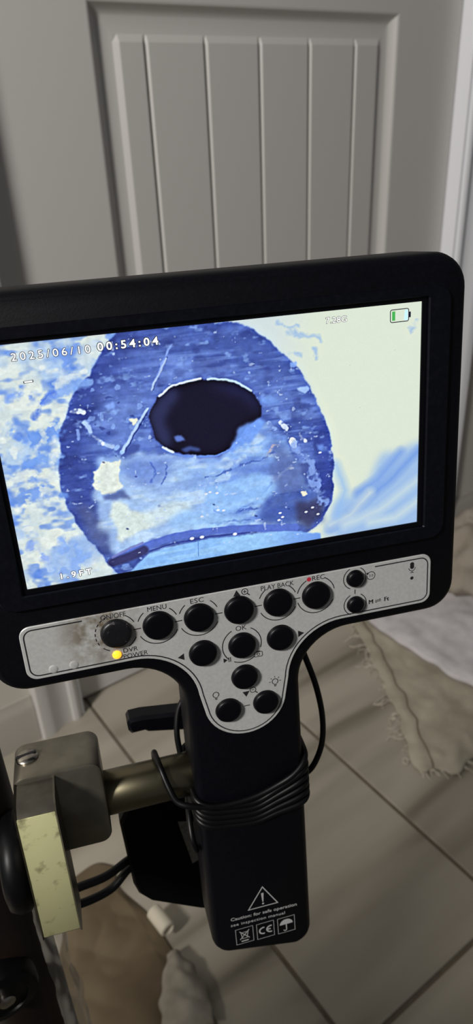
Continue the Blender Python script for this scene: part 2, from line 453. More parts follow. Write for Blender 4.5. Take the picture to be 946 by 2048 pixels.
# buttons
def button(x, y, r, worn=False):
    m = MB(); m.lathe([(r+.15, -.3), (r+.15, .75), (r, .95), (r-.05, 1.7), (r-.5, 2.25), (r-1.3, 2.5), (r*.5, 2.55), (.05, 2.5)], (x, y, 0), 40)
    return mb(m, 'button', 'button_worn' if worn else 'black_rubber', sm=40)
mat('button_worn', (16, 16, 20), .4, noise=((112, 110, 110), 460, 7, .64, .76, one), bump=(500, .3, .0005))
P = 16.1; RW = (-67.0, -83.2, -98.2, -112.7)
for k in range(6): button(-3*P+k*P+.1, RW[0], 5.9, k == 0)
for c in ((49.2, -62.8), (49.2, -74.8)): button(c[0], c[1], 3.6)
for k in (-1, 0, 1): button(k*P+.2, RW[1], 5.6)
button(.2, RW[2], 5.5); button(-7.8, RW[3], 5.4); button(8.4, RW[3], 5.4)
# printed rings and links
ring = lambda c, r, segs, w=.38: [pr(MB().ribbon(arc(c, r, a, b, max(4, int(abs(b-a)/9))), w, PZ), 'ring_line') for a, b in segs]
for k in (1, 2, 4, 5):
    ring((-3*P+k*P+.1, RW[0]), 8.05, [(205, 335), (22, 52), (128, 158)] if k != 5 else [(195, 335), (10, 62), (118, 165)])
ring((-3*P+.1, RW[0]), 7.9, [(96+15*q, 96+15*q+9) for q in range(1, 8)]+[(225, 245), (300, 335), (25, 60)])
for k in range(5):
    x = -3*P+k*P+P/2; pr(MB().ribbon([(x-1.5, RW[0]), (x+1.5, RW[0])], .38, PZ), 'link_line')
pr(MB().ribbon([(49.2, -68), (49.2, -70)], .38, PZ), 'link_line'); pr(MB().ribbon([(-1, RW[3]), (1.6, RW[3])], .38, PZ), 'link_line')
for c in ((49.2, -62.8), (49.2, -74.8)): ring(c, 4.9, [(115, 245), (-60, 60)], .36)
ring((.2, RW[1]), 8.1, [(60, -20), (118, 222), (242, 305)], .4)
# lettering
word('ON/OFF', -48.5, -59.7, 2.9, w=9.4); word('MENU', -31.8, -59.7, 2.9, w=7.4); word('ESC', -16.2, -59.7, 2.9, w=5.3); word('PLAY BACK', 16.3, -59.8, 2.9, w=13.6); word('REC.', 33.9, -59.5, 2.9, w=6.0)
pr(MB().disc((29.6, -59.5), .95, PZ), 'record_dot', 'red_ink')
word('OK', .3, -75.5, 3.1, w=4.5); word('DVR', -43.9, -75.4, 2.7, w=5.6); word('POWER', -42.2, -78.0, 2.7, w=9.4)
[(word('M', 56.2+q, -75.2, 2.8), word('Ft', 63.2+q, -75.2, 2.8)) for q in (-.1, .1)]
def tri(c, r, a): return MB().poly([(c[0]+r*math.cos(math.radians(a+120*k)), c[1]+r*math.sin(math.radians(a+120*k))) for k in range(3)], PZ)
pr(tri((-.3, -60.1), 1.75, 90), 'arrow_mark'); pr(tri((.3, -106.6), 1.75, 270), 'arrow_mark'); pr(tri((-24.4, RW[1]-.1), 1.75, 180), 'arrow_mark'); pr(tri((24.9, RW[1]-.2), 1.75, 0), 'arrow_mark')
pr(MB().poly([(-7.9, -90), (-6.2, -88.9), (-7.9, -87.8)], PZ), 'play_mark')
for q in (-5.7, -5.0): pr(MB().ribbon([(q, -90), (q, -87.8)], .35, PZ), 'pause_mark')
def magnifier(c, plus):
    m = MB(); m.ribbon(arc(c, 1.25, 0, 360, 20), .32, PZ); m.ribbon([(c[0]+.9, c[1]-.9), (c[0]+1.9, c[1]-1.9)], .4, PZ); m.ribbon([(c[0]-.65, c[1]), (c[0]+.65, c[1])], .28, PZ)
    if plus: m.ribbon([(c[0], c[1]-.65), (c[0], c[1]+.65)], .28, PZ)
    pr(m, 'magnifier_mark')
magnifier((3.0, -59.6), True); magnifier((3.3, -105.6), False)
def bulb(c, rays):
    m = MB(); m.ribbon(arc((c[0], c[1]+.4), 1.25, -60, 240, 18), .34, PZ)
    for k in range(3): m.ribbon([(c[0]-.65+.1*k, c[1]-1-.45*k), (c[0]+.65-.1*k, c[1]-1-.45*k)], .3, PZ)
    if rays:
        for a in (0, 45, 90, 135, 180): q = math.radians(a); m.ribbon([(c[0]+1.9*math.cos(q), c[1]+.4+1.9*math.sin(q)), (c[0]+2.6*math.cos(q), c[1]+.4+2.6*math.sin(q))], .3, PZ)
    pr(m, 'bulb_mark')
bulb((-12.4, -104.6), False); bulb((13.0, -104.2), True)
m = MB(); m.ribbon(rrect(5.0, 8.4, -90.2, -88.0, .5, 3), .3, PZ, True); m.ribbon(arc((6.7, -89.1), .55, 0, 360, 12), .28, PZ); m.ribbon([(5.9, -87.7), (7.5, -87.7)], .35, PZ); pr(m, 'camera_mark')
m = MB(); m.ribbon(arc((56.3, -63.0), 1.75, 150, -190, 22), .3, PZ); m.poly([(54.2, -61.5), (55.6, -61.4), (54.7, -62.6)], PZ); pr(m, 'mirror_mark')
word('3.0', 56.3, -63.0, 1.6)
m = MB(); m.ribbon([(58.1, -74.9), (60.7, -74.9), (60.0, -74.4)], .28, PZ); m.ribbon([(60.7, -75.5), (58.1, -75.5), (58.8, -76.0)], .28, PZ); pr(m, 'swap_mark')
m = MB(); m.poly(rrect(73.7, 75.5, -63.5, -60.4, .88, 5), PZ); m.ribbon(arc((74.6, -62.9), 1.45, 180, 360, 12), .28, PZ); m.ribbon([(74.6, -64.3), (74.6, -65.1)], .28, PZ); m.ribbon([(73.8, -65.1), (75.4, -65.1)], .28, PZ); pr(m, 'microphone_mark')
mb(MB().lathe([(.75, .2), (.75, .52), (.5, .53), (.05, .5)], (74.6, -67.7, 0), 20), 'microphone_hole', 'ink')
mb(MB().lathe([(1.75, 0), (1.75, .8), (1.3, 1.25), (.6, 1.45), (.05, 1.5)], (-49.2, -76.4, 0), 24), 'power_light', 'led_amber', sm=50)
for c in ((-73.3, -77.3), (-65.6, -77.2)): mb(MB().lathe([(1.9, .45), (1.6, .62), (1.0, .72), (.05, .75)], (c[0], c[1], 0), 24), 'dimple', 'plate_silver', plate, sm=60)

# white print low on the grip
HZ = .02
def hp(m, name='print_mark', mt='pale_ink'): return mb(m, name, mt, mon, 0)
hp(MB().ribbon([(-6.9, -228.9), (7.6, -229.2), (.7, -216.6)], .95, HZ, True), 'warning_triangle')
hp(MB().poly([(.15, -226.0), (.65, -226.0), (1.0, -220.4), (-.2, -220.4)], HZ).disc((.4, -227.2), .5, HZ), 'exclamation_mark')
word('Caution: for safe operation', .6, -233.0, 2.75, 'pale_ink', HZ, mon, .015, rot=-.05, w=33)
word('see inspection manual', -2.6, -236.6, 2.55, 'pale_ink', HZ, mon, .0, rot=-.05, w=27)
for k, cx in enumerate((-9.9, .6, 11.2)):
    cy = -244.6-.35*k
    m = MB().ribbon([(cx-4.3, cy-5), (cx+4.3, cy-5), (cx+4.3, cy+5), (cx-4.3, cy+5)], .3, HZ, True); hp(m, 'icon_frame')
    m = MB()
    if k == 0:
        m.ribbon([(cx-1.8, cy+2.2), (cx-1.1, cy-1.8), (cx+1.1, cy-1.8), (cx+1.8, cy+2.2)], .45, HZ, True); m.ribbon([(cx-2.4, cy-2.2), (cx+2.4, cy+3.2)], .4, HZ); m.ribbon([(cx+2.4, cy-2.2), (cx-2.4, cy+3.2)], .4, HZ); m.ribbon([(cx-1.8, cy-3.5), (cx+1.8, cy-3.5)], .7, HZ)
        hp(m, 'waste_bin_mark')
    if k == 1:
        m.ribbon(arc((cx-1.0, cy), 2.0, 75, 285, 14), .75, HZ); m.ribbon(arc((cx+2.7, cy), 2.0, 75, 285, 14), .75, HZ); m.ribbon([(cx+.9, cy), (cx+2.6, cy)], .7, HZ); hp(m, 'conformity_mark')
    if k == 2:
        m.poly(arc((cx, cy+.3), 3.3, 0, 180, 14)[::1], HZ); m.ribbon([(cx, cy+.3), (cx, cy-3.2)]+arc((cx-.7, cy-3.2), .7, 0, -180, 6), .5, HZ); hp(m, 'umbrella_mark')
# lever and bracket at the back of the grip
mb(MB().prism([(-48.8, -144.6), (-47.4, -146.8), (-41, -146.6), (-39.5, -147.8), (-22, -151.4), (12, -154), (12, -142), (-21, -140.8), (-42, -138.2), (-47.6, -138.4), (-49, -140.4)], [(1.5, -51), (0, -49.5), (0, -42.5), (1.5, -41)]), 'rear_lever', 'black_rubber')
mb(MB().box(-4, 10, -153, -142, -43, -29, 1), 'lever_mount', 'black_plastic')

# ------------------------------------------------------------------ the picture on the screen (a flat emissive picture, painted on a fine grid)
def paint_screen():
    NX, NY = 720, 404
    rs = np.random.RandomState(11)
    X, Y = np.meshgrid(np.linspace(-76.9, 76.4, NX), np.linspace(-42.7, 43.3, NY))
    mmx = NX/154.0
    n1 = fbm(NX, NY, 24, 14, rs, 4)-.5; n2 = fbm(NX, NY, 24, 14, rs, 4)-.5
    f1 = fbm(NX, NY, 60, 34, rs, 3)-.5; f2 = fbm(NX, NY, 60, 34, rs, 3)-.5
    fx = np.fft.fftfreq(NX)[None, :]; fy = np.fft.fftfreq(NY)[:, None]
    def blur(a, mm):
        s = mm*mmx
        if s < .25: return a
        p = int(3*s)+2; b = np.pad(a, p, mode='edge')
        gx = np.fft.fftfreq(b.shape[1])[None, :]; gy = np.fft.fftfreq(b.shape[0])[:, None]
        return np.real(np.fft.ifft2(np.fft.fft2(b)*np.exp(-2*(PI*s)**2*(gx*gx+gy*gy))))[p:-p, p:-p]
    img = np.zeros((NY, NX, 3))
    def over(mask, col):
        m = np.clip(mask, 0, 1)[..., None]; img[:] = img*(1-m)+np.array(col, float)*m
    def pmask(pts, b=.25, warp=1.0, fine=.5):
        x = X+n1*5*warp+f1*3*fine; y = Y+n2*5*warp+f2*3*fine
        m = np.zeros((NY, NX), bool); n = len(pts)
        for i in range(n):
            (x0, y0), (x1, y1) = pts[i], pts[(i+1) % n]
            if y0 == y1: continue
            c = ((y0 > y) != (y1 > y)) & (x < (x1-x0)*(y-y0)/(y1-y0)+x0)
            m ^= c
        return blur(m.astype(float), b)
    def sdist(pts, warp=.3, fine=.3):
        x = X+n1*5*warp+f1*3*fine; y = Y+n2*5*warp+f2*3*fine; best = np.full((NY, NX), 1e9)
        for (x0, y0), (x1, y1) in zip(pts[:-1], pts[1:]):
            dx, dy = x1-x0, y1-y0; t = np.clip(((x-x0)*dx+(y-y0)*dy)/(dx*dx+dy*dy+1e-9), 0, 1)
            best = np.minimum(best, np.hypot(x-x0-t*dx, y-y0-t*dy))
        return best
    sm = lambda a, lo, hi: np.clip((a-lo)/(hi-lo), 0, 1)**2*(3-2*np.clip((a-lo)/(hi-lo), 0, 1))
    nb = fbm(NX, NY, 52, 34, rs, 3)
    def stroke(pts, w, col, soft=.25, a=1.0, warp=.3, fine=.3):
        d = sdist(pts, warp, fine)-(nb-.5)*min(w, 2.2)*(1.4 if warp > .12 else 0); over(np.clip((w/2+soft/2-d)/soft, 0, 1)*a*((.35+.65*sm(nb, .40, .52)) if warp > .12 else 1), col)
    # outer wall, white with blue blotches on the left
    over(np.ones((NY, NX)), (210, 224, 226))
    b1 = fbm(NX, NY, 12, 8, rs, 3); b2 = fbm(NX, NY, 22, 17, rs, 3)
    left = sm(-X, 10, 30)
    over(sm(b1, .42, .78)*left*.75, (158, 192, 240)); over(sm(b2, .52, .80)*left*.85, (104, 146, 230)); over(sm(b2, .44, .24)*left*.8, (226, 235, 230)); bw = fbm(NX, NY, 34, 30, rs, 2); over(sm(bw, .60, .84)*left*.6, (92, 136, 226)); over(sm(bw, .34, .2)*left*.7, (230, 238, 234))
    over(sm(-Y, 12, 30)*left*sm(b1, .38, .58)*.7, (150, 184, 238))
    over(sm(X, 15, 40), (222, 232, 214))
    # blue smear low on the right
    sw = fbm(NX, NY, 7, 18, rs, 4)
    over(pmask([(81.2, -5.2), (76.6, -8.5), (68.6, -11.4), (61.3, -11.4), (56.1, -21.7), (47.8, -26.6), (41.9, -27.7), (34.9, -42.3), (80.2, -47)], 1.6, .5, .2)*.85, (150, 186, 236))
    for q, c in (([(76.7, -12.6), (64.5, -23), (51.9, -31.4), (39.2, -38.8)], (110, 152, 228)), ([(68.7, -12.4), (59.3, -22.2), (50.9, -26)], (118, 158, 230)), ([(76.3, -24.9), (60.3, -34.9), (45.5, -38.8)], (206, 224, 228)), ([(77.2, -33.5), (66.8, -39.3), (56.1, -39.6)], (208, 226, 226)), ([(56.1, -26.9), (47.6, -34.9), (39.2, -37.7)], (214, 228, 226)), ([(42.3, -13.5), (45.7, -24.2), (42.4, -34)], (150, 190, 240))):
        stroke(q, 3.2, c, 3.4, .7, .11, .1)
    for q in ([(21.9, 40.7), (26.3, 38.2), (30, 38.7)], [(24.4, 37), (29.9, 35.3)], [(28.1, 36.6), (37.3, 34)], [(26, 30.5), (29.6, 28.9)], [(35.3, 30.3), (36.3, 27.4)], [(75.1, 36.8), (74, 34.3), (72.4, 33.2)]):
        stroke(q, .9, (160, 192, 230), 1.2, .7, .6, .5)
    # the pipe: dark blue disc
    disc = pmask([(-32, 44.9), (-35.4, 41.2), (-43.7, 31.5), (-51.2, 23.2), (-56.3, 11.8), (-59.2, -0.2), (-58.9, -13.1), (-54.5, -24.4), (-47.8, -36.1), (-44.5, -43.2), (-9.5, -43.7), (26.7, -40.8), (35.5, -35.4), (40.3, -27.4), (41.4, -13.4), (40.1, -3.4), (36.5, 9.4), (29.4, 23.9), (19.2, 35.2), (7.2, 42.8), (-5.1, 44.7)], .22, .35, .5)
    over(np.clip(blur(disc, 1.0)*1.0, 0, 1)*.55, (120, 160, 238))
    over(disc, (88, 114, 194))
    st = fbm(NX, NY, 7, 34, rs, 3); st2 = fbm(NX, NY, 12, 56, rs, 2); fb = fbm(NX, NY, 14, 26, rs, 3); fb2 = fbm(NX, NY, 9, 20, rs, 2)
    inb = lambda m: m*disc
    over(inb(sm(st, .42, .66))*.6, (60, 80, 156)); over(inb(sm(st2, .50, .74))*.5, (118, 148, 222)); over(inb(sm(st, .46, .28))*.5, (112, 142, 218))
    over(inb(pmask([(-34.3, 42.4), (-43.7, 31.5), (-51.5, 23.2), (-58.1, 6.8), (-60, -7.3), (-56.7, -21.1), (-47.4, -37.6), (-40.5, -33.8), (-46.4, -17.1), (-48.8, -3.6), (-49.5, 9.1), (-43.4, 22.2), (-33.6, 32.8), (-22.6, 39.9)], 3.0, 1.4))*.8, (48, 62, 142))
    over(inb(pmask([(-23, 36.6), (-19.5, 37.9), (-24.6, 23.3), (-36.5, 10.9), (-43.2, 11.8), (-38, 25)], 3.0, 1.6))*.55, (62, 80, 160))
    over(inb(pmask([(40.3, 6.1), (42.3, -13.5), (41.1, -29.6), (35.1, -36), (31.8, -26), (33.5, -12.2), (30.4, 1.8), (36.3, 2.9)], 2.0, 1.4))*.75, (48, 64, 150))
    over(inb(pmask([(-33.4, 46.6), (8.7, 44.1), (6.7, 41), (-33.3, 41)], 1.4, .5))*.6, (62, 84, 168))
    over(inb(sm(b2, .52, .74))*.5, (46, 58, 128)); over(inb(sm(fbm(NX, NY, 46, 40, rs, 3), .60, .86))*.6, (140, 176, 240))
    over(inb(pmask([(-41.5, 23.7), (-30.5, 30.8), (-18, 36.1), (6.3, 35.2), (18.5, 28.7), (29, 13.1), (21.1, 8.6), (14.2, 18.6), (-6.8, 27.2), (-21.2, 22.9), (-27.7, 11.5), (-35.9, 1.8), (-43.1, 6.5), (-45.2, 15.6)], 3.5, 1.6))*.45*sm(fb, .62, .40), (120, 150, 226))
    over(inb(pmask([(-41.7, 22), (-33.2, 22.7), (-25.2, 18.2), (-29.7, 10), (-36.7, 2.8), (-42.8, 8.2), (-45.4, 13.9)], 2.0, 1.6))*.55*sm(fb2, .66, .44), (128, 160, 232))
    for k in range(26):
        cx, cy = -46+22*rs.rand(), 6+24*rs.rand(); a_ = rs.rand()*2-1; r_ = .4+.9*rs.rand()
        d = np.hypot((X-cx)*(1+a_*.4)+f1*2, (Y-cy)*(1-a_*.4)+f2*2); over(inb(np.clip((r_-d)/.3, 0, 1))*.55, (140, 174, 240) if a_ > -.35 else (50, 64, 138))
    # wet stream bed
    bed = pmask([(-43.8, 1.2), (-36.3, -1.4), (-27.1, 2.4), (-21.9, 0.7), (-13.2, -2.6), (-2.2, -3.1), (9.6, 4.6), (17.2, 5.4), (23.3, -5.8), (29.7, -17.6), (35.3, -30.8), (28.9, -36.4), (3.1, -32.7), (-12.3, -32), (-31.2, -32.5), (-42.6, -35.5), (-47.4, -24.6), (-48, -10.2)], .8, 1.3, 1.0)
    over(bed*.94, (150, 190, 247))
    over(bed*sm(fb, .46, .72)*.7, (116, 154, 228)); over(bed*sm(fb, .44, .26)*.75, (190, 217, 247)); over(bed*sm(fb2, .56, .80)*.6, (92, 122, 204)); over(bed*sm(-X, -4, 30)*.4, (204, 224, 242))
    for q in ([(18.1, -5.1), (13.6, -6.4), (8.8, -7.6), (3, -8.1), (-0.8, -9.4), (-8.1, -10.8)], [(27.5, -22.3), (19.5, -22), (15.7, -20.4), (13.2, -23), (11.4, -25.7), (5.5, -26.2), (-2.2, -26.5), (-5.8, -23.9)], [(16.9, -15.6), (11.6, -22.8), (3.2, -25.8)], [(-22.4, -3.9), (-21.9, -7.7), (-24.7, -11.1)], [(-27.6, -2.2), (-26.3, -6.1), (-28.5, -9.5)], [(-17.7, -19.9), (-22.4, -20.1), (-26.2, -18.5)], [(-11.8, -26.9), (-2.5, -29.5), (11.1, -30.8)]):
        stroke(q, .55, (76, 104, 188), .6, .8, .5, .6)
    for q in ([(12.9, -2.4), (7, -4.8), (1.2, -7)], [(2.8, -10.5), (-4.9, -12.6), (-10.5, -12.9)], [(19.4, -24), (13.3, -27.1), (7.4, -28.1)], [(-19.9, -14.7), (-12.9, -18.7), (-5.4, -19)]):
        stroke(q, 1.6, (186, 216, 250), 1.6, .7, .5, .4)
    over(pmask([(-36.4, -1.8), (-27.2, 1.5), (-19.4, -1.5), (-21.2, -9.7), (-28.7, -11.4), (-35.4, -7.5)], 1.5, 1.6, 1)*.6, (88, 118, 204))
    over(pmask([(17.8, -0.3), (27.9, -11.4), (32.5, -23.1), (25.4, -25), (17.6, -20.7), (17.3, -9.8), (14.7, -3.7)], 1.2, 1.5, 1)*.85, (92, 112, 176))
    over(pmask([(11.6, -22.8), (27.5, -21.3), (35.4, -26.6), (35.2, -34.9), (22.8, -35.9), (11, -32.8)], 1.2, 1.5, 1)*.8, (62, 84, 164))
    over(pmask([(25.3, -27), (35.4, -26.6), (36.2, -33), (28.9, -37), (24.9, -35.2)], 1.0, 1.2, 1)*.8, (58, 58, 92))
    over(pmask([(-8.9, -15.5), (4.6, -12.7), (16.1, -13.5), (17.6, -20.7), (11.5, -24.7), (1.7, -26.1), (-4.1, -26.2), (-7.5, -21.6)], .6, 1.4, 1)*.75, (150, 196, 252))
    over(pmask([(-18.6, -19.8), (1.6, -27.1), (11.1, -31.2), (-8.3, -29.9), (-23.3, -28.9), (-24.5, -22.7)], .8, 1.4, 1)*.7, (160, 204, 252))
    # white patches
    over(pmask([(-47.9, -2.2), (-44, 0.1), (-37.9, -0.1), (-37.1, -3.5), (-38.1, -9.9), (-42, -12.1), (-45.6, -11.5), (-48.5, -8.2)], .2, .5, 1.1), (224, 234, 228))
    over(pmask([(-43.1, -15.3), (-38.2, -15.6), (-35, -19), (-29.9, -21.8), (-27.6, -26.1), (-34.3, -28.1), (-41.8, -29.2), (-43.7, -22.4)], .6, .8, .8)*.97, (218, 232, 228))
    over(pmask([(-32.4, -19.4), (-22.1, -17.3), (-13.1, -20.7), (-21.1, -25.3), (-26.8, -27.3), (-32.3, -26.5)], 1.0, 1.0, .8)*.85, (210, 228, 232))
    over(pmask([(-45.7, -11.9), (-37.7, -11.8), (-35.4, -14.7), (-39.9, -14.9), (-44.2, -14.2)], .5, .8, .8)*.8, (84, 100, 160))
    over(pmask([(-55.5, -13.7), (-49.8, -16.5), (-45.7, -24.9), (-44.7, -35.1), (-48.7, -33.3), (-53.5, -23.6)], 1.5, 1.0, 1)*.6, (104, 116, 156))
    # far opening
    hole = pmask([(-25.7, 13.9), (-22.9, 20), (-16.8, 23.8), (-7, 25.2), (2.7, 23.2), (10.6, 19), (14.6, 12.8), (14.1, 8.4), (8.1, 5.5), (2.7, -0.6), (-4.1, -3.2), (-12.8, -1.7), (-20, 1.3), (-24.6, 5.6)], .2, .25, .4)
    over(np.clip(blur(hole, .9)*1.1, 0, 1)*.8, (44, 56, 128)); over(hole, (22, 20, 42))
    over(hole*pmask([(-25.7, 13.9), (-22.9, 20), (-16.8, 23.8), (-14.5, 20.3), (-20.4, 14.1), (-19.7, 5), (-21.7, 2.5), (-24.6, 5.6)], 1.2, 1.0)*.9, (48, 52, 92))
    over(hole*pmask([(-7, 25.2), (10.6, 19), (15, 12.7), (14.1, 8.4), (10.1, 11.9), (6.7, 15.9), (-2, 21.4)], 1.6, 1.0)*.6, (40, 44, 92))
    over(hole*pmask([(-18.6, 6.3), (-15.6, 6.2), (-14.3, 4.2), (-17.6, 3.9)], .3, .6)*.9, (92, 118, 196)); over(hole*pmask([(-16, 1.7), (-10.1, 1.2), (-9.4, -0.6), (-13.9, -0.6)], .4, .6)*.8, (70, 92, 160))
    stroke([(-21.8, 20.9), (-16.8, 23.8), (-11.9, 24.7), (-7, 25.2)], .8, (196, 218, 250), .35, .95, .1); stroke([(-4.3, 24.9), (1.8, 23.6), (7.1, 21.6), (10.9, 18.6)], .8, (176, 206, 252), .35, .95, .1)
    stroke([(-22.4, 2.2), (-18.4, -0.4), (-12.3, -2.4), (-4.1, -3.2), (1.3, -1.7)], .6, (104, 140, 220), .3, .9, .1); stroke([(-22.4, 2.8), (-19.2, 0.5)], .9, (200, 220, 248), .3, .9, .1)
    over(pmask([(5.6, 7), (9.8, 7.2), (15, 6.7), (13.7, 3.7), (9.2, -1), (4.3, -1.8), (1.9, -2.8), (3.8, 1.7)], .5, .6, .8)*.9, (112, 156, 240))
    over(pmask([(14.1, 16.5), (18.7, 16.2), (21.4, 13.2), (17.6, 12.4), (14.3, 13.9)], .5, .6, .6)*.8, (120, 160, 238))
    # scratch, crust and glints
    stroke([(-15.3, 37.8), (-17.9, 34.1), (-20.9, 28.9), (-24.7, 22.5)], .55, (132, 162, 236), .4, .9, .15); stroke([(-17.6, 33.4), (-21, 28), (-23.9, 23.2)], .45, (40, 52, 120), .3, .7, .11); stroke([(-18, 33.1), (-21.3, 27.7), (-24.3, 23.3)], .6, (168, 194, 246), .4, .9, .11)
    stroke([(-25.6, 16.5), (-29.6, 11.7), (-33.2, 6.5), (-36, 2.7)], .5, (40, 52, 122), .4, .7, .11); stroke([(-26, 16.9), (-30.3, 12.2), (-33.9, 7), (-36.7, 2.8)], 1.0, (172, 200, 248), .5, .95, .11); stroke([(-36.7, 2.8), (-38.5, 0.7), (-39.6, 3.3), (-37.6, 5.1)], 1.1, (150, 186, 248), .4, .9, .4)
    stroke([(-47.8, 15), (-45.9, 10.8), (-43, 7.3), (-39.3, 5.4)], 1.3, (170, 198, 246), .6, .9, .5); stroke([(-45.8, 10), (-43, 7)], 1.6, (214, 228, 248), .5, .9, .4)
    over(pmask([(-32.9, 14.3), (-30.4, 14.8), (-30.1, 13.2), (-32, 12)], .15, .3)*.95, (226, 232, 222)); stroke([(-51.5, 19.8), (-47.7, 19)], 1.3, (206, 222, 246), .3, .95, .2); stroke([(-50.5, 12.4), (-50.6, 9.6)], .8, (130, 160, 232), .4, .8, .2)
    over(pmask([(-41, 20.2), (-37.7, 20.5), (-37.1, 18.8), (-39.7, 18.3)], .3, .4)*.9, (130, 164, 240))
    over(pmask([(28.2, 17.8), (31.4, 18.3), (32.5, 16.4), (30.6, 15.5), (28.7, 16.3)], .2, .3)*.9, (166, 200, 252)); over(pmask([(25.5, 27.6), (27.7, 27.3), (28, 25.5), (25.7, 25.8)], .2, .4)*.8, (140, 176, 246))
    over(pmask([(34.5, -5.1), (37.7, -5.4), (38, -8), (35.6, -7.8)], .4, .4)*.8, (110, 148, 232))
    stroke([(21, 6.4), (22.4, 3.8), (23.1, 2.8)], 1.3, (206, 222, 248), .3, .9, .3); stroke([(16.5, 6.5), (20.1, 3.5)], 1.6, (140, 172, 236), .5, .9, .6); stroke([(25, -1.9), (26.3, -4)], 1.6, (222, 232, 244), .3, .95, .3); stroke([(28.4, 0.5), (29.3, -1.9), (30.6, -2.9)], 1.2, (214, 226, 246), .3, .9, .5)
    stroke([(26.3, -3.8), (29, -8.6), (31.8, -14), (34.6, -21.4), (36.4, -27.8)], 2.4, (140, 172, 240), 1.2, .8, .8, 1.2); stroke([(15.2, -5.6), (17.7, -2.2), (19.8, -2.5)], .8, (176, 172, 196), .4, .8, .6); stroke([(19.1, -14.4), (24, -11.8)], 1.8, (160, 176, 216), .6, .8, .6)
    over(pmask([(27.9, -22.2), (29.9, -22.1), (30.2, -23.8), (28.6, -24.3)], .15, .3)*.95, (230, 226, 214))
    pts = rs.rand(90, 2)
    for u, v in pts:
        px, py = 560+u*95, 850+v*200
        cx, cy = -77+154*rs.rand(), -43+86*rs.rand()
        j = int((cy+43.2)/86.4*(NY-1)); i = int((cx+77)/154*(NX-1))
        if disc[j, i] > .9 and hole[j, i] < .1:
            d = np.hypot((X-cx)*(.6+.6*u), Y-cy+.3*(X-cx)); over(np.clip((.34+.34*v-d)/.4, 0, 1)*.65, (170, 200, 250) if u > .35 else (40, 52, 120))
    for q in ((-8.6, -17.1), (-7.1, -16.6), (-4.5, -17.4), (-4.7, -24.1), (-2.6, -24.6), (-10.9, -25.6), (19.2, -29.3), (20.1, -31.1), (18.6, -32.1), (32.3, -29.2), (34.4, -32.3), (36, -7.7), (29.6, -30.6)):
        (cx, cy), = [q]; d = np.hypot((X-cx)*.8, (Y-cy)*1.3); over(np.clip((.62-d)/.25, 0, 1), (214, 228, 250))
    # the strap in the foreground and the pool under it
    low = pmask([(-43.9, -45.4), (-31.7, -36.7), (-21.7, -35.2), (-8.7, -35.1), (6.8, -35.8), (22.8, -37.4), (35, -40.8), (34.8, -47.7), (-44.4, -49.5)], .3, .2, .2)
    over(low, (152, 200, 250)); over(low*sm(st, .50, .6)*.5, (128, 178, 246)); over(low*sm(X, 10, 30)*.7, (110, 150, 232))
    stroke([(-45.4, -37.4), (-38.5, -35), (-31.3, -33.5), (-21.4, -31.8), (-8.4, -31.9), (7, -33.4), (24.9, -36.3)], 2.9, (92, 118, 206), .5, 1, .1, .1)
    stroke([(-45.5, -37.9), (-38.7, -36.6), (-33.7, -35.1)], 3.6, (58, 60, 110), 1.0, .95, .1, .1); stroke([(-31.6, -35.9), (-21.6, -34.2), (-8.6, -34.1), (6.9, -35)], .5, (54, 70, 150), .4, .8, .1, .1)
    stroke([(-45.2, -35.8), (-38.3, -33.2), (-33.9, -32.2)], .9, (116, 124, 190), .5, .8, .1, .1)
    stroke([(-13.3, -35.1), (-13.7, -41.2)], .3, (96, 140, 214), .2, .8, 0, 0)
    for q in ((-15.5, -33.7), (-11.7, -33.8), (1, -34.8)):
        (cx, cy), = [q]; over(np.clip((.7-np.hypot((X-cx)*.7, Y-cy))/.25, 0, 1), (214, 226, 246))
    # left wall details
    for q, w, c in (([(-47.4, 39.3), (-51.1, 36.4), (-50.1, 32.2)], 3, (120, 160, 236)), ([(-45, 28.3), (-50.9, 27.4), (-54.8, 25.3)], 3.6, (132, 172, 240)), ([(-39.2, 40), (-44.6, 36.5), (-46.7, 33.5)], 3, (208, 224, 236)), ([(-46, 32.6), (-51.9, 30.8), (-54.7, 28.7)], 3, (214, 228, 236)), ([(-65.7, 30), (-68.6, 27), (-69.7, 25.5)], 2, (128, 166, 240)), ([(-62.4, 26.3), (-64.2, 24.8), (-59.8, 22.6), (-56.3, 23.8)], 1.6, (112, 152, 236)), ([(-56.8, 25.6), (-61.2, 23.6), (-63.5, 19.7)], 1.6, (84, 124, 224)), ([(-66.5, 11.5), (-61.4, 12.6), (-57.1, 13.7)], 6, (104, 150, 236)), ([(-69.6, 3.2), (-64.4, 5.1), (-59.6, 3.5)], 5, (120, 164, 240)), ([(-70.4, 17.2), (-71.8, 16.6), (-72.6, 14.1)], 2, (128, 170, 240)), ([(-75.5, -2.2), (-68.8, -1.4), (-60.8, -3.6)], 4, (226, 236, 232)), ([(-75, -8.6), (-66.4, -7.2), (-60, -9.2)], 4, (110, 152, 232)), ([(-65.7, -23.4), (-61.1, -27.1)], 4.4, (224, 234, 230)), ([(-69, -32.5), (-71, -29.2), (-73.4, -27.8)], 3.4, (146, 176, 240)), ([(-57, -34.8), (-61.2, -28), (-59.3, -38.3)], 4, (140, 178, 244)), ([(-58.2, 10.4), (-59.7, 7.1), (-60.2, -0)], 2.0, (226, 236, 236))):
        stroke(q, w*.8, c, 1.8, .8, 1.0, .6)
    for q in ((16.6, 28), (13.1, 42.9), (48.5, 23.5), (21.7, 19.8), (52.2, 7.4), (46.8, 39.6), (66.2, 27)):
        (cx, cy), = [q]; over(np.clip((.22-np.hypot(X-cx, Y-cy))/.2, 0, 1)*.35*sm(X, 15, 25), (120, 140, 150))
    rg = 1-np.abs(2*fbm(NX, NY, 44, 44, rs, 4)-1); fn = fbm(NX, NY, 90, 60, rs, 3)-.5; wet = disc*(1-hole)
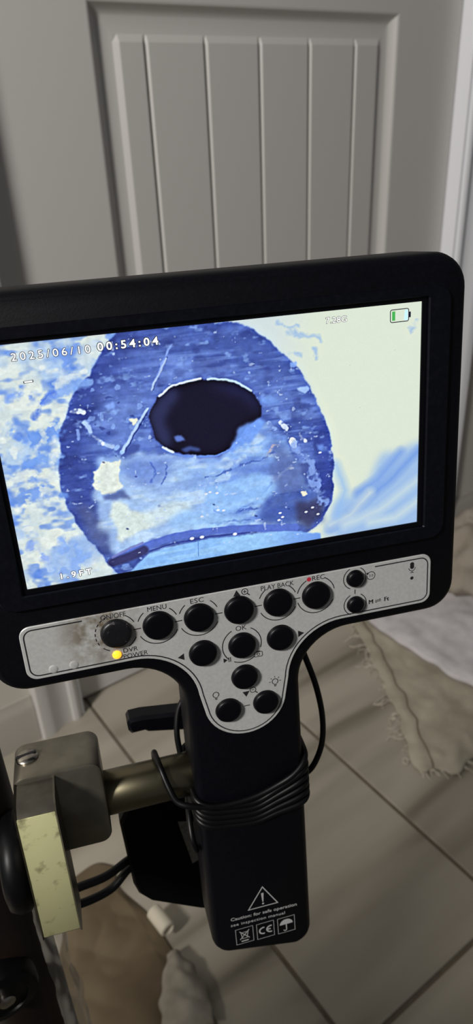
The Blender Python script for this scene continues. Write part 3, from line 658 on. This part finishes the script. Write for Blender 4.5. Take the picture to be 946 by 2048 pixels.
    img[:] = img*(1+(.16*fn*wet+.10*fn*(1-disc)*left)[..., None])
    over(wet*sm(fbm(NX, NY, 70, 50, rs, 3), .76, .84)*.5, (196, 216, 250))
    for mm_, k_ in ((.40, .55), (1.6, .25)):
        img[:] = img+k_*(img-np.stack([blur(img[..., q], mm_) for q in range(3)], -1))
    img[:] = np.clip(img+(rs.rand(NY, NX, 1)-.5)*5, 0, 255)
    c = img/255.0; c = np.where(c <= .04045, c/12.92, ((c+.055)/1.055)**2.4)
    me = bpy.data.meshes.new('screen')
    V = np.stack([X-MBASE[0], Y-MBASE[1], np.full_like(X, .2-MBASE[2])], -1).reshape(-1, 3)*.001
    idx = np.arange(NX*NY).reshape(NY, NX)
    F = np.stack([idx[:-1, :-1], idx[:-1, 1:], idx[1:, 1:], idx[1:, :-1]], -1).reshape(-1, 4)
    me.vertices.add(len(V)); me.vertices.foreach_set('co', V.ravel())
    me.loops.add(F.size); me.loops.foreach_set('vertex_index', F.ravel().astype(np.int32))
    me.polygons.add(len(F)); me.polygons.foreach_set('loop_start', np.arange(0, F.size, 4, dtype=np.int32)); me.polygons.foreach_set('loop_total', np.full(len(F), 4, np.int32))
    me.update(calc_edges=True)
    at = me.color_attributes.new('picture', 'FLOAT_COLOR', 'POINT')
    at.data.foreach_set('color', np.concatenate([c.reshape(-1, 3), np.ones((NX*NY, 1))], 1).astype(np.float32).ravel())
    m = bpy.data.materials.new('screen_picture'); m.use_nodes = True; b = m.node_tree.nodes['Principled BSDF']
    a = m.node_tree.nodes.new('ShaderNodeAttribute'); a.attribute_name = 'picture'
    b.inputs['Base Color'].default_value = (.004, .004, .005, 1); b.inputs['Roughness'].default_value = .3; b.inputs['Specular IOR Level'].default_value = .15
    m.node_tree.links.new(a.outputs['Color'], b.inputs['Emission Color']); b.inputs['Emission Strength'].default_value = 1.0
    me.materials.append(m)
    o = bpy.data.objects.new('screen', me); COL.objects.link(o); o.parent = mon
    o['label'] = 'lit screen showing a blue pipe interior'
    return o
screen = paint_screen()
SZ = .22
def osd(body, x, y, size, w, halo, bold):
    # white digits with a thin dark edge: the same lettering shifted eight ways in ink, the white on top
    for k in range(8):
        a = k*PI/4; word(body, x+halo*math.cos(a), y+halo*math.sin(a), size, 'screen_ink', SZ-.002*k, screen, bold, 'LEFT', 1, 'screen_text', w=w)
    word(body, x, y, size, 'screen_white', SZ+.06, screen, bold, 'LEFT', 1, 'screen_text', w=w)
osd('2025/06/10', -67.8, 39.0, 3.5, 25.2, .21, .0); osd('00:54:04', -40.2, 39.3, 3.6, 20.2, .25, .07)
osd('7.28G', 39.5, 39.9, 2.9, 7.8, .15, .0); osd('1.9FT', -65.3, -40.0, 3.2, 11.2, .2, .05)
def so(m, name, mt): return mb(m, name, mt, screen, 0)
so(MB().ribbon(rrect(64.2, 71.4, 36.9, 41.3, .7, 4), .3, SZ, True), 'battery_outline', 'screen_ink')
so(MB().poly([(69.6, 37.3), (71.0, 37.3), (71.0, 40.9), (69.9, 40.9)], SZ), 'battery_shade', 'screen_pale')
so(MB().poly([(64.9, 37.5), (66.1, 37.5), (66.1, 40.7), (64.9, 40.7)], SZ), 'battery_level', 'screen_green')
so(MB().poly([(71.5, 38.1), (72.2, 38.1), (72.2, 40.1), (71.5, 40.1)], SZ), 'battery_tip', 'screen_ink')
so(MB().ribbon([(-65.3, 30.7), (-62.1, 30.9)], .8, SZ).ribbon([(-65.1, 30.75), (-62.3, 30.85)], .0, SZ), 'screen_dash', 'screen_ink')
so(MB().ribbon([(-65.0, 30.75), (-62.4, 30.88)], .45, SZ+.05), 'screen_dash', 'screen_white')

# ------------------------------------------------------------------ steel clamp that carries the monitor
CB = (-80, -171, -15)
cl = droot('mounting_clamp', CB, 'worn steel clamp with round bar, slotted screw and pale lever', 'clamp')
def cb(m, name, mt, parent=None, sm=40): return m.build(name, mt, parent or cl, off=CB, sc=.001, smooth=sm)
def yprism(out_xz, y0, y1, c):
    """prism along device y: outline in (x, z)"""
    m = MB(); m.prism([(p[0], -p[1]) for p in out_xz][::-1] if False else [(p[0], p[1]) for p in out_xz], [(c, y0), (0, y0+c), (0, y1-c), (c, y1)])
    m.v = [(v[0], v[2], v[1]) for v in m.v]; return m
def zprism(out, z0, z1, c): return MB().prism(out, [(c, z0), (c*.3, z0+c*.3), (0, z0+c), (0, z1-c), (c*.3, z1-c*.3), (c, z1)])
cb(zprism(rrect(-98.5, -62.8, -171, -128.4, 5.0, 6), -27.5, -4.6, 1.0), 'block', 'steel')
# slotted screw in the top of the block
m = MB(); m.lathe([(4.6, 0), (4.6, .8), (4.0, 1.5), (2.6, 2.0), (.05, 2.15)], (0, 0, 0), 28)
m.v = [(v[0]-92.4, v[2]-128.6, v[1]-17.5) for v in m.v]
scr = cb(m, 'screw', 'steel_screw')
q = MB().box(-4.1, 4.1, -.55, .55, 0, 2.3); a = math.radians(-14)
q.v = [(v[0]*math.cos(a)-v[1]*math.sin(a)-92.4, v[2]-128.6, v[0]*math.sin(a)+v[1]*math.cos(a)-17.5) for v in q.v]
cb(q, 'slot', 'ink', scr, 0)
m = MB(); m.lathe([(9.2, 0), (9.6, .6), (9.6, 41), (9.2, 41.6)], (-64.5, -154.8, -16), 40, 'x'); cb(m, 'bar', 'steel_bright')
yz = [(-201.6, -3), (-202, 7.6), (-199.0, 10.5), (-134.5, 10.5), (-131.6, 6.4), (-130.8, -4.2), (-132, -5.2), (-200, -5.2)]
m = MB().prism(yz, [(.9, -97.6), (0, -96.7), (0, -82.5), (.9, -81.6)]); m.v = [(v[2], v[0], v[1]) for v in m.v]
lv = cb(m, 'lever', 'lever_steel')
cb(MB().prism(rrect(-97.2, -82.0, -198.6, -134.6, .5, 3), [(0, 10.2), (0, 10.7), (.25, 10.9)]), 'lever_lit_face', 'lever_lit_alloy', lv)['label'] = 'scuffed lever face with its lit tone in the pale yellow'  # thin plate: the front's reflected brightness put into its colour
m = MB(); m.lathe([(16, 0), (20, 1.5), (21.5, 5), (21, 9), (17, 12), (8, 13)], (-110.0, -176, -12), 40, 'x'); cb(m, 'knob', 'hub_black', sm=60)

# ------------------------------------------------------------------ dark stand the clamp is bolted to
PC = devw((-104, -152, -26)); lf = -Vector((rgt.x, rgt.y, 0)).normalized(); pc = Vector((PC.x, PC.y, 0))+lf*.021
toC = -Vector((pc.x, pc.y, 0)).normalized()
st = empty('stand_post', (pc.x, pc.y, 0), 'dark rusty steel stand post behind the pale lever', 'stand')
zt = devw((-112, -118, -20)).z
MB().lathe([(.019, .012), (.020, .02), (.020, zt-.004), (.018, zt), (.002, zt+.001)], (0, 0, 0), 32).build('post', 'post_steel', st, smooth=40)
MB().lathe([(.05, 0), (.05, .008), (.046, .012), (.03, .014), (.022, .03)], (0, 0, 0), 40).build('base', 'hub_black', st, smooth=40)
side = Vector((-toC.y, toC.x, 0))
R_ = Matrix((side, Vector((0, 0, 1)), toC)).transposed()
HUBZ = 0.635
m = MB().lathe([(.0165, -.006), (.0165, .010), (.0155, .0125), (.011, .0135), (.0105, .0125), (.002, .0125)], (0, 0, 0), 40)
hub = m.build('hub_cap', 'hub_black', st, xf=R_.to_4x4(), smooth=40); hub.location = toC*.022+lf*.012+Vector((0, 0, HUBZ))
m = MB().lathe([(.004, .010), (.004, .0145), (.002, .0155), (.0003, .0155)], (0, 0, 0), 16)
b_ = m.build('hub_screw', 'steel_screw', hub, xf=R_.to_4x4(), smooth=40)

# clear film hanging down the post
def crumple(name, mt, nx, ny, f, parent=None, thick=.0006, base=None):
    vs = []; fs = []
    for j in range(ny):
        for i in range(nx): vs.append(f(i/(nx-1), j/(ny-1)))
    for j in range(ny-1):
        for i in range(nx-1): fs.append((j*nx+i, j*nx+i+1, (j+1)*nx+i+1, (j+1)*nx+i))
    b = base or (0, 0, 0)
    o = MB().add(vs, fs).build(name, mt, parent, off=b, smooth=70)
    if base: o.location = base
    s = o.modifiers.new('thickness', 'SOLIDIFY'); s.thickness = thick; s.offset = 0
    return o
from mathutils import noise as mn
def nz(x, y, s, k=0.0): return mn.noise(Vector((x*s, y*s, k)))
def film_f(u, v):
    z = .690-.20*v; a = .2+1.2*u
    r = .0206+.0035*abs(nz(u*3, v*6, 1.6, 3.1))+.010*u*(1+.6*nz(u*2, v*5, 1.5, 8))
    dirv = toC*math.cos(a+.5)-lf*math.sin(a+.5)
    return Vector((pc.x, pc.y, 0))+dirv*r+Vector((0, 0, z))
fo = crumple('plastic_film', 'film', 30, 44, film_f, thick=.0004, base=(pc.x, pc.y, .6))
tag(fo, 'crinkled clear plastic film hanging on the dark stand post', 'plastic film')

# ------------------------------------------------------------------ black battery pack behind the grip
BB = (-20, -285, -60)
bp = droot('battery_pack', BB, 'black chamfered battery pack with grey sticker behind the grip', 'battery pack')
def bb(m, name, mt, parent=None, sm=35): return m.build(name, mt, parent or bp, off=BB, sc=.001, smooth=sm)
bb(MB().prism([(-55, -197), (-60.4, -207), (-58.6, -250), (-56.5, -258), (-51, -265), (-25, -280.5), (4, -293), (16, -288), (20, -206), (10, -194), (-40, -193)], [(3, -67), (0, -64.5), (0, -52), (1.5, -50)]), 'case', 'pack_plastic')
bb(MB().poly([(-31, -214), (-26, -245), (-20.5, -243), (-17, -218)], -50.1, .3), 'sticker', 'sticker')
bb(MB().box(-10, 12, -232, -205, -51, -30.5, 1), 'bracket', 'pack_plastic')
lead = catmull([(-52, -244, -60), (-60, -246, -58), (-70, -252, -54), (-82, -252, -50), (-92, -250.5, -48), (-97, -248, -47), (-98.5, -244, -46), (-96, -239.6, -46), (-86, -238, -47), (-72, -238.6, -50), (-60, -238, -56), (-52, -238, -60)], 6)
bb(MB().tube(lead, 2.3, 10), 'lead', 'cord_rubber', sm=60)

# ------------------------------------------------------------------ thin black cord wound round the grip
def wrap(yl, ym, yr, ynext):
    o = 1.5; W = 24.5+o; F = o; B = -31-o
    return [(-W, yl+1.5, -8), (-W+.8, yl, -1.5), (-W+5, yl-2.0, F), (-12, (yl+2*ym)/3-.4, F), (0, ym, F), (10, (ym*2+yr)/3+.3, F), (W-5, yr-1.2, F), (W-.6, yr, -1.8), (W+.2, yr+.6, -10), (W, yr+.4, -24), (W-4, yr, B), (0, (yr+ynext)/2, B), (-W+4, ynext+3, B), (-W-.2, ynext+2.4, -24)]
path = [(30, -96, -24), (33, -108, -20), (36.6, -123, -16), (38.8, -140, -15), (37.4, -154, -13.5), (31.5, -163.5, -11), (26.8, -168, -14), (25, -169.5, -26), (20, -171, -32.8), (0, -170, -33), (-22, -169, -33), (-34, -165, -31.5), (-38.6, -156, -29), (-39.2, -147, -25.5), (-39, -143.2, -17.5), (-38, -144.6, -10.5), (-36.2, -150, -4.9), (-33.8, -155, -1.0), (-29, -157.0, 1.4), (-22, -159.4, 1.6), (-12, -161.2, 1.5), (0, -160.6, 1.5), (10, -157.6, 1.5), (19, -153.2, 1.5), (25, -149, -1.6), (26.4, -147.5, -10), (26, -147.4, -24), (21, -148, -32.6), (0, -150, -32.8), (-22, -152, -32.6), (-26.4, -152.4, -24)]
YL = [(-157.4, -163.6, -153), (-160.4, -166.4, -157.2), (-163.2, -169.2, -161.2), (-166, -172.2, -165.4), (-168.8, -174.6, -169.4)]
for k, w in enumerate(YL):
    nx = YL[k+1][0] if k < 4 else -176
    path += wrap(*w, nx)
path += [(-28.0, -176, -14), (-28.6, -183, -6), (-27.4, -190, -6), (-26.9, -196, -14)]
cord_p = catmull(path, 7)
CDB = (0, -197, -15)
cd = droot('power_cord', CDB, 'thin black cord wound several times round the monitor grip', 'cord')
MB().tube(cord_p, 1.42, 8).build('strand', 'cord_rubber', cd, off=CDB, sc=.001, smooth=60)
# slack bight standing out at the left of the grip, above the bar
MB().tube(catmull([(-22, -126, -32.6), (-25.5, -132, -31), (-27.6, -141, -27.5), (-27.4, -151, -24), (-26.6, -160, -18), (-26.6, -170, -10)], 8), 1.42, 8).build('slack', 'cord_rubber', cd, off=CDB, sc=.001, smooth=60)

# ------------------------------------------------------------------ cloths on the floor at the right
def pl(pts):
    P_ = [Vector((p[0], p[1], 0)) for p in pts]; c = catmull(P_, 12)
    L = [0]
    for a, b in zip(c[:-1], c[1:]): L.append(L[-1]+(b-a).length)
    def at(t):
        d = t*L[-1]
        for i in range(len(c)-1):
            if d <= L[i+1]+1e-9: return c[i].lerp(c[i+1], (d-L[i])/max(1e-9, L[i+1]-L[i]))
        return c[-1]
    return at
def coons(Lf, Rf, Ff, Bf):
    p00, p10, p01, p11 = Ff(0), Ff(1), Bf(0), Bf(1)
    return lambda u, v: (Lf(v)*(1-u)+Rf(v)*u)+(Ff(u)*(1-v)+Bf(u)*v)-((p00*(1-u)+p10*u)*(1-v)+(p01*(1-u)+p11*u)*v)
L1 = pl([(0.721, 0.543), (0.757, 0.602), (0.789, 0.642), (0.814, 0.695), (0.845, 0.753), (0.881, 0.824), (0.907, 0.877), (0.952, 0.961)])
F1 = pl([(0.721, 0.543), (0.72, 0.523), (0.741, 0.514), (0.755, 0.493), (0.772, 0.483), (0.813, 0.491)]+[(.92, .49), (1.15, .42), (1.5, .36)])
b_e = [tuple(L1(1))[:2], (1.1, 1.0), (1.5, 1.0)]
B1 = pl(b_e); R1 = pl([(1.5, .36), (1.5, .7), (1.5, 1.0)])
C1 = coons(L1, R1, F1, B1)
def cloth1(u, v):
    p = C1(u, v); e = min(u*9, v*12, 1)
    h = .004+.008*e*(.5+nz(p.x, p.y, 9, 1.3))+.004*e*abs(nz(p.x, p.y, 30, 4.4))+.003*math.exp(-((u-.035)/.012)**2)+.005*math.exp(-((v-.06)/.03)**2)*(.5+nz(p.x, p.y, 40, 2))
    p = p+Vector((.006*nz(p.x, p.y, 35, 7.7), .006*nz(p.x, p.y, 35, 9.7), 0))
    return (p.x, p.y, max(.0025, h))
dc = crumple('drop_cloth', 'canvas', 110, 70, cloth1, thick=.003, base=(.8, .6, 0))
tag(dc, 'frayed greenish-tan canvas drop cloth lying on the tiles', 'cloth')
m = MB()
m.tube([Vector(cloth1(.05, k/60))+Vector((0, 0, .0022)) for k in range(61)], [.0012+.0012*abs(nz(k, 0, .37, 3)) for k in range(61)], 6)
m.build('hem_seam', 'hem_tan', dc, off=(.8, .6, 0), smooth=60)
m = MB()
for k in range(46):
    v = rnd.random(); b0 = Vector(cloth1(0, v)); a = rnd.uniform(-.9, .9); ln = rnd.uniform(.008, .04)
    dv = Vector((-math.cos(a), -math.sin(a)*.8, 0)); sd = Vector((-dv.y, dv.x, 0))
    m.tube(catmull([b0, b0+dv*ln*.35+sd*rnd.uniform(-.006, .006)+Vector((0, 0, .002)), b0+dv*ln*.7+sd*rnd.uniform(-.01, .01), b0+dv*ln+Vector((0, 0, -b0.z+.0012))], 4), rnd.uniform(.0005, .0012), 5)
for k in range(26):
    u = rnd.random()*.3; b0 = Vector(cloth1(u, 0)); ln = rnd.uniform(.006, .02); dv = Vector((rnd.uniform(-.6, .6), -1, 0)).normalized()
    m.tube([b0, b0+dv*ln*.5+Vector((0, 0, .001)), b0+dv*ln+Vector((0, 0, -b0.z+.001))], .0009, 5)
tag(m.build('frayed_threads', 'thread', dc, off=(.8, .6, 0), smooth=60), kind='stuff')
L2 = pl([(0.945, 0.554), (0.936, 0.592), (0.927, 0.622), (0.922, 0.673), (0.921, 0.728), (0.921, 0.785), (0.921, 0.837), (0.923, 0.892)])
l0, l1 = L2(0), L2(1)
F2 = pl([(l0.x, l0.y), (1.1, .50), (1.5, .45)]); B2 = pl([(l1.x, l1.y), (1.15, 1.0), (1.5, 1.0)]); R2 = pl([(1.5, .45), (1.5, .7), (1.5, 1.0)])
C2 = coons(L2, R2, F2, B2)
def cloth2(u, v):
    p = C2(u, v); e = min(u*7, 1)
    h = .034+.016*e*nz(p.x, p.y, 7, 5.1)+.003*nz(p.x, p.y, 40, 2.2)-.012*math.exp(-(u/.02)**2)*(.5+nz(p.y, 0, 20, 1))
    return (p.x, p.y, max(h, .02))
d2 = crumple('dust_sheet', 'canvas_grey', 80, 60, cloth2, thick=.014, base=(1.1, .7, .02))
tag(d2, 'folded pale grey dust sheet lying on the tan drop cloth', 'cloth')
def blob(name, mt, c, r, amp, fr, seed, label, cat, seg=48):
    m = MB(); vs = []; fs = []; nr = seg//2
    for j in range(nr+1):
        th = PI*j/nr
        for i in range(seg):
            ph = 2*PI*i/seg; d = Vector((math.sin(th)*math.cos(ph), math.sin(th)*math.sin(ph), math.cos(th)))
            k = 1+amp*mn.noise(d*fr+Vector((seed, 0, 0)))+amp*.5*abs(mn.noise(d*fr*2.3+Vector((0, seed, 0))))
            z = d.z*r[2]*k; z = z if z > -r[2]*.75 else -r[2]*.75
            vs.append((d.x*r[0]*k, d.y*r[1]*k, z+r[2]*.75))
    for j in range(nr):
        for i in range(seg):
            l = (i+1) % seg; fs.append((j*seg+i, j*seg+l, (j+1)*seg+l, (j+1)*seg+i))
    o = m.add(vs, fs).build(name, mt, smooth=80); o.location = c
    return tag(o, label, cat)
blob('crumpled_rag', 'rag_beige', (1.235, .82, .044), (.13, .10, .075), .35, 2.2, 4.2, 'crumpled beige rag heaped on the pale grey dust sheet', 'rag')

# ------------------------------------------------------------------ litter on the floor at the left
pp = [(0.014, 0.52), (0.097, 0.622), (0.151, 0.71), (0.194, 0.712), (0.216, 0.691), (0.206, 0.653), (0.221, 0.589), (0.222, 0.528), (0.226, 0.465), (0.212, 0.366)]
Lp = pl([pp[0], pp[1], pp[2]]); Bp = pl([pp[2], pp[3], pp[4]]); Rp = pl([pp[9], pp[8], pp[7], pp[6], pp[5], pp[4]]); Fp = pl([pp[0], ((pp[0][0]+pp[9][0])/2, (pp[0][1]+pp[9][1])/2-.01), pp[9]])
CP = coons(Lp, Rp, Fp, Bp)
def paper(u, v):
    p = CP(u, v); e = min(u*6, (1-u)*6, v*6, (1-v)*6, 1)
    return (p.x, p.y, .002+e*(.014*abs(nz(p.x, p.y, 11, 1))+.008*abs(nz(p.x, p.y, 22, 5))+.004))
tag(crumple('packing_paper', 'paper_brown', 60, 80, paper, thick=.001, base=(.15, .55, 0)), 'crumpled brown packing paper on the floor under the stand', 'paper')
tp = [(0.216, 0.511), (0.195, 0.45)]
def tissue(u, v):
    a = Vector((*tp[0], 0)); b = Vector((*tp[1], 0)); d = (b-a); p = a+d*(v*1.55-.05); s = Vector((-d.y, d.x, 0)).normalized()
    w = .008+.024*math.sin(min(1, v*1.1)*PI*.62)+.004*nz(v*5, u, 1.3, 9); p = p-s*(u-.5)*2*w
    h = .022*math.sin(PI*u)**.8*math.sin(PI*min(max(v, .05), .95))**.5*(.8+.4*nz(u*2, v*4, 1.4, 2))
    return (p.x, p.y, .022+h)
tag(crumple('tissue_wad', 'tissue', 24, 40, tissue, thick=.0012, base=(tp[0][0], tp[0][1], .02)), 'twisted white tissue lying over the brown paper', 'tissue')
fp = [(0.222, 0.577), (0.225, 0.54)]
fa = Vector((*fp[0], 0)); fb = Vector((*fp[1], 0)); fd = (fb-fa)
ang = math.atan2(fd.y, fd.x); ln = fd.length*1.0
m = MB(); m.lathe([(.0085, 0), (.0105, .001), (.0112, .002), (.0112, ln-.002), (.0105, ln-.001), (.0085, ln), (.0075, ln-.003), (.0005, ln-.003)], (0, 0, .0112), 24, 'x')
o = m.build('foam_plug', 'foam_white', smooth=40); o.location = (fa.x, fa.y, .019); o.rotation_euler = (0, 0, ang)
tag(o, 'small off-white foam plug lying on the edge of brown paper', 'plug')
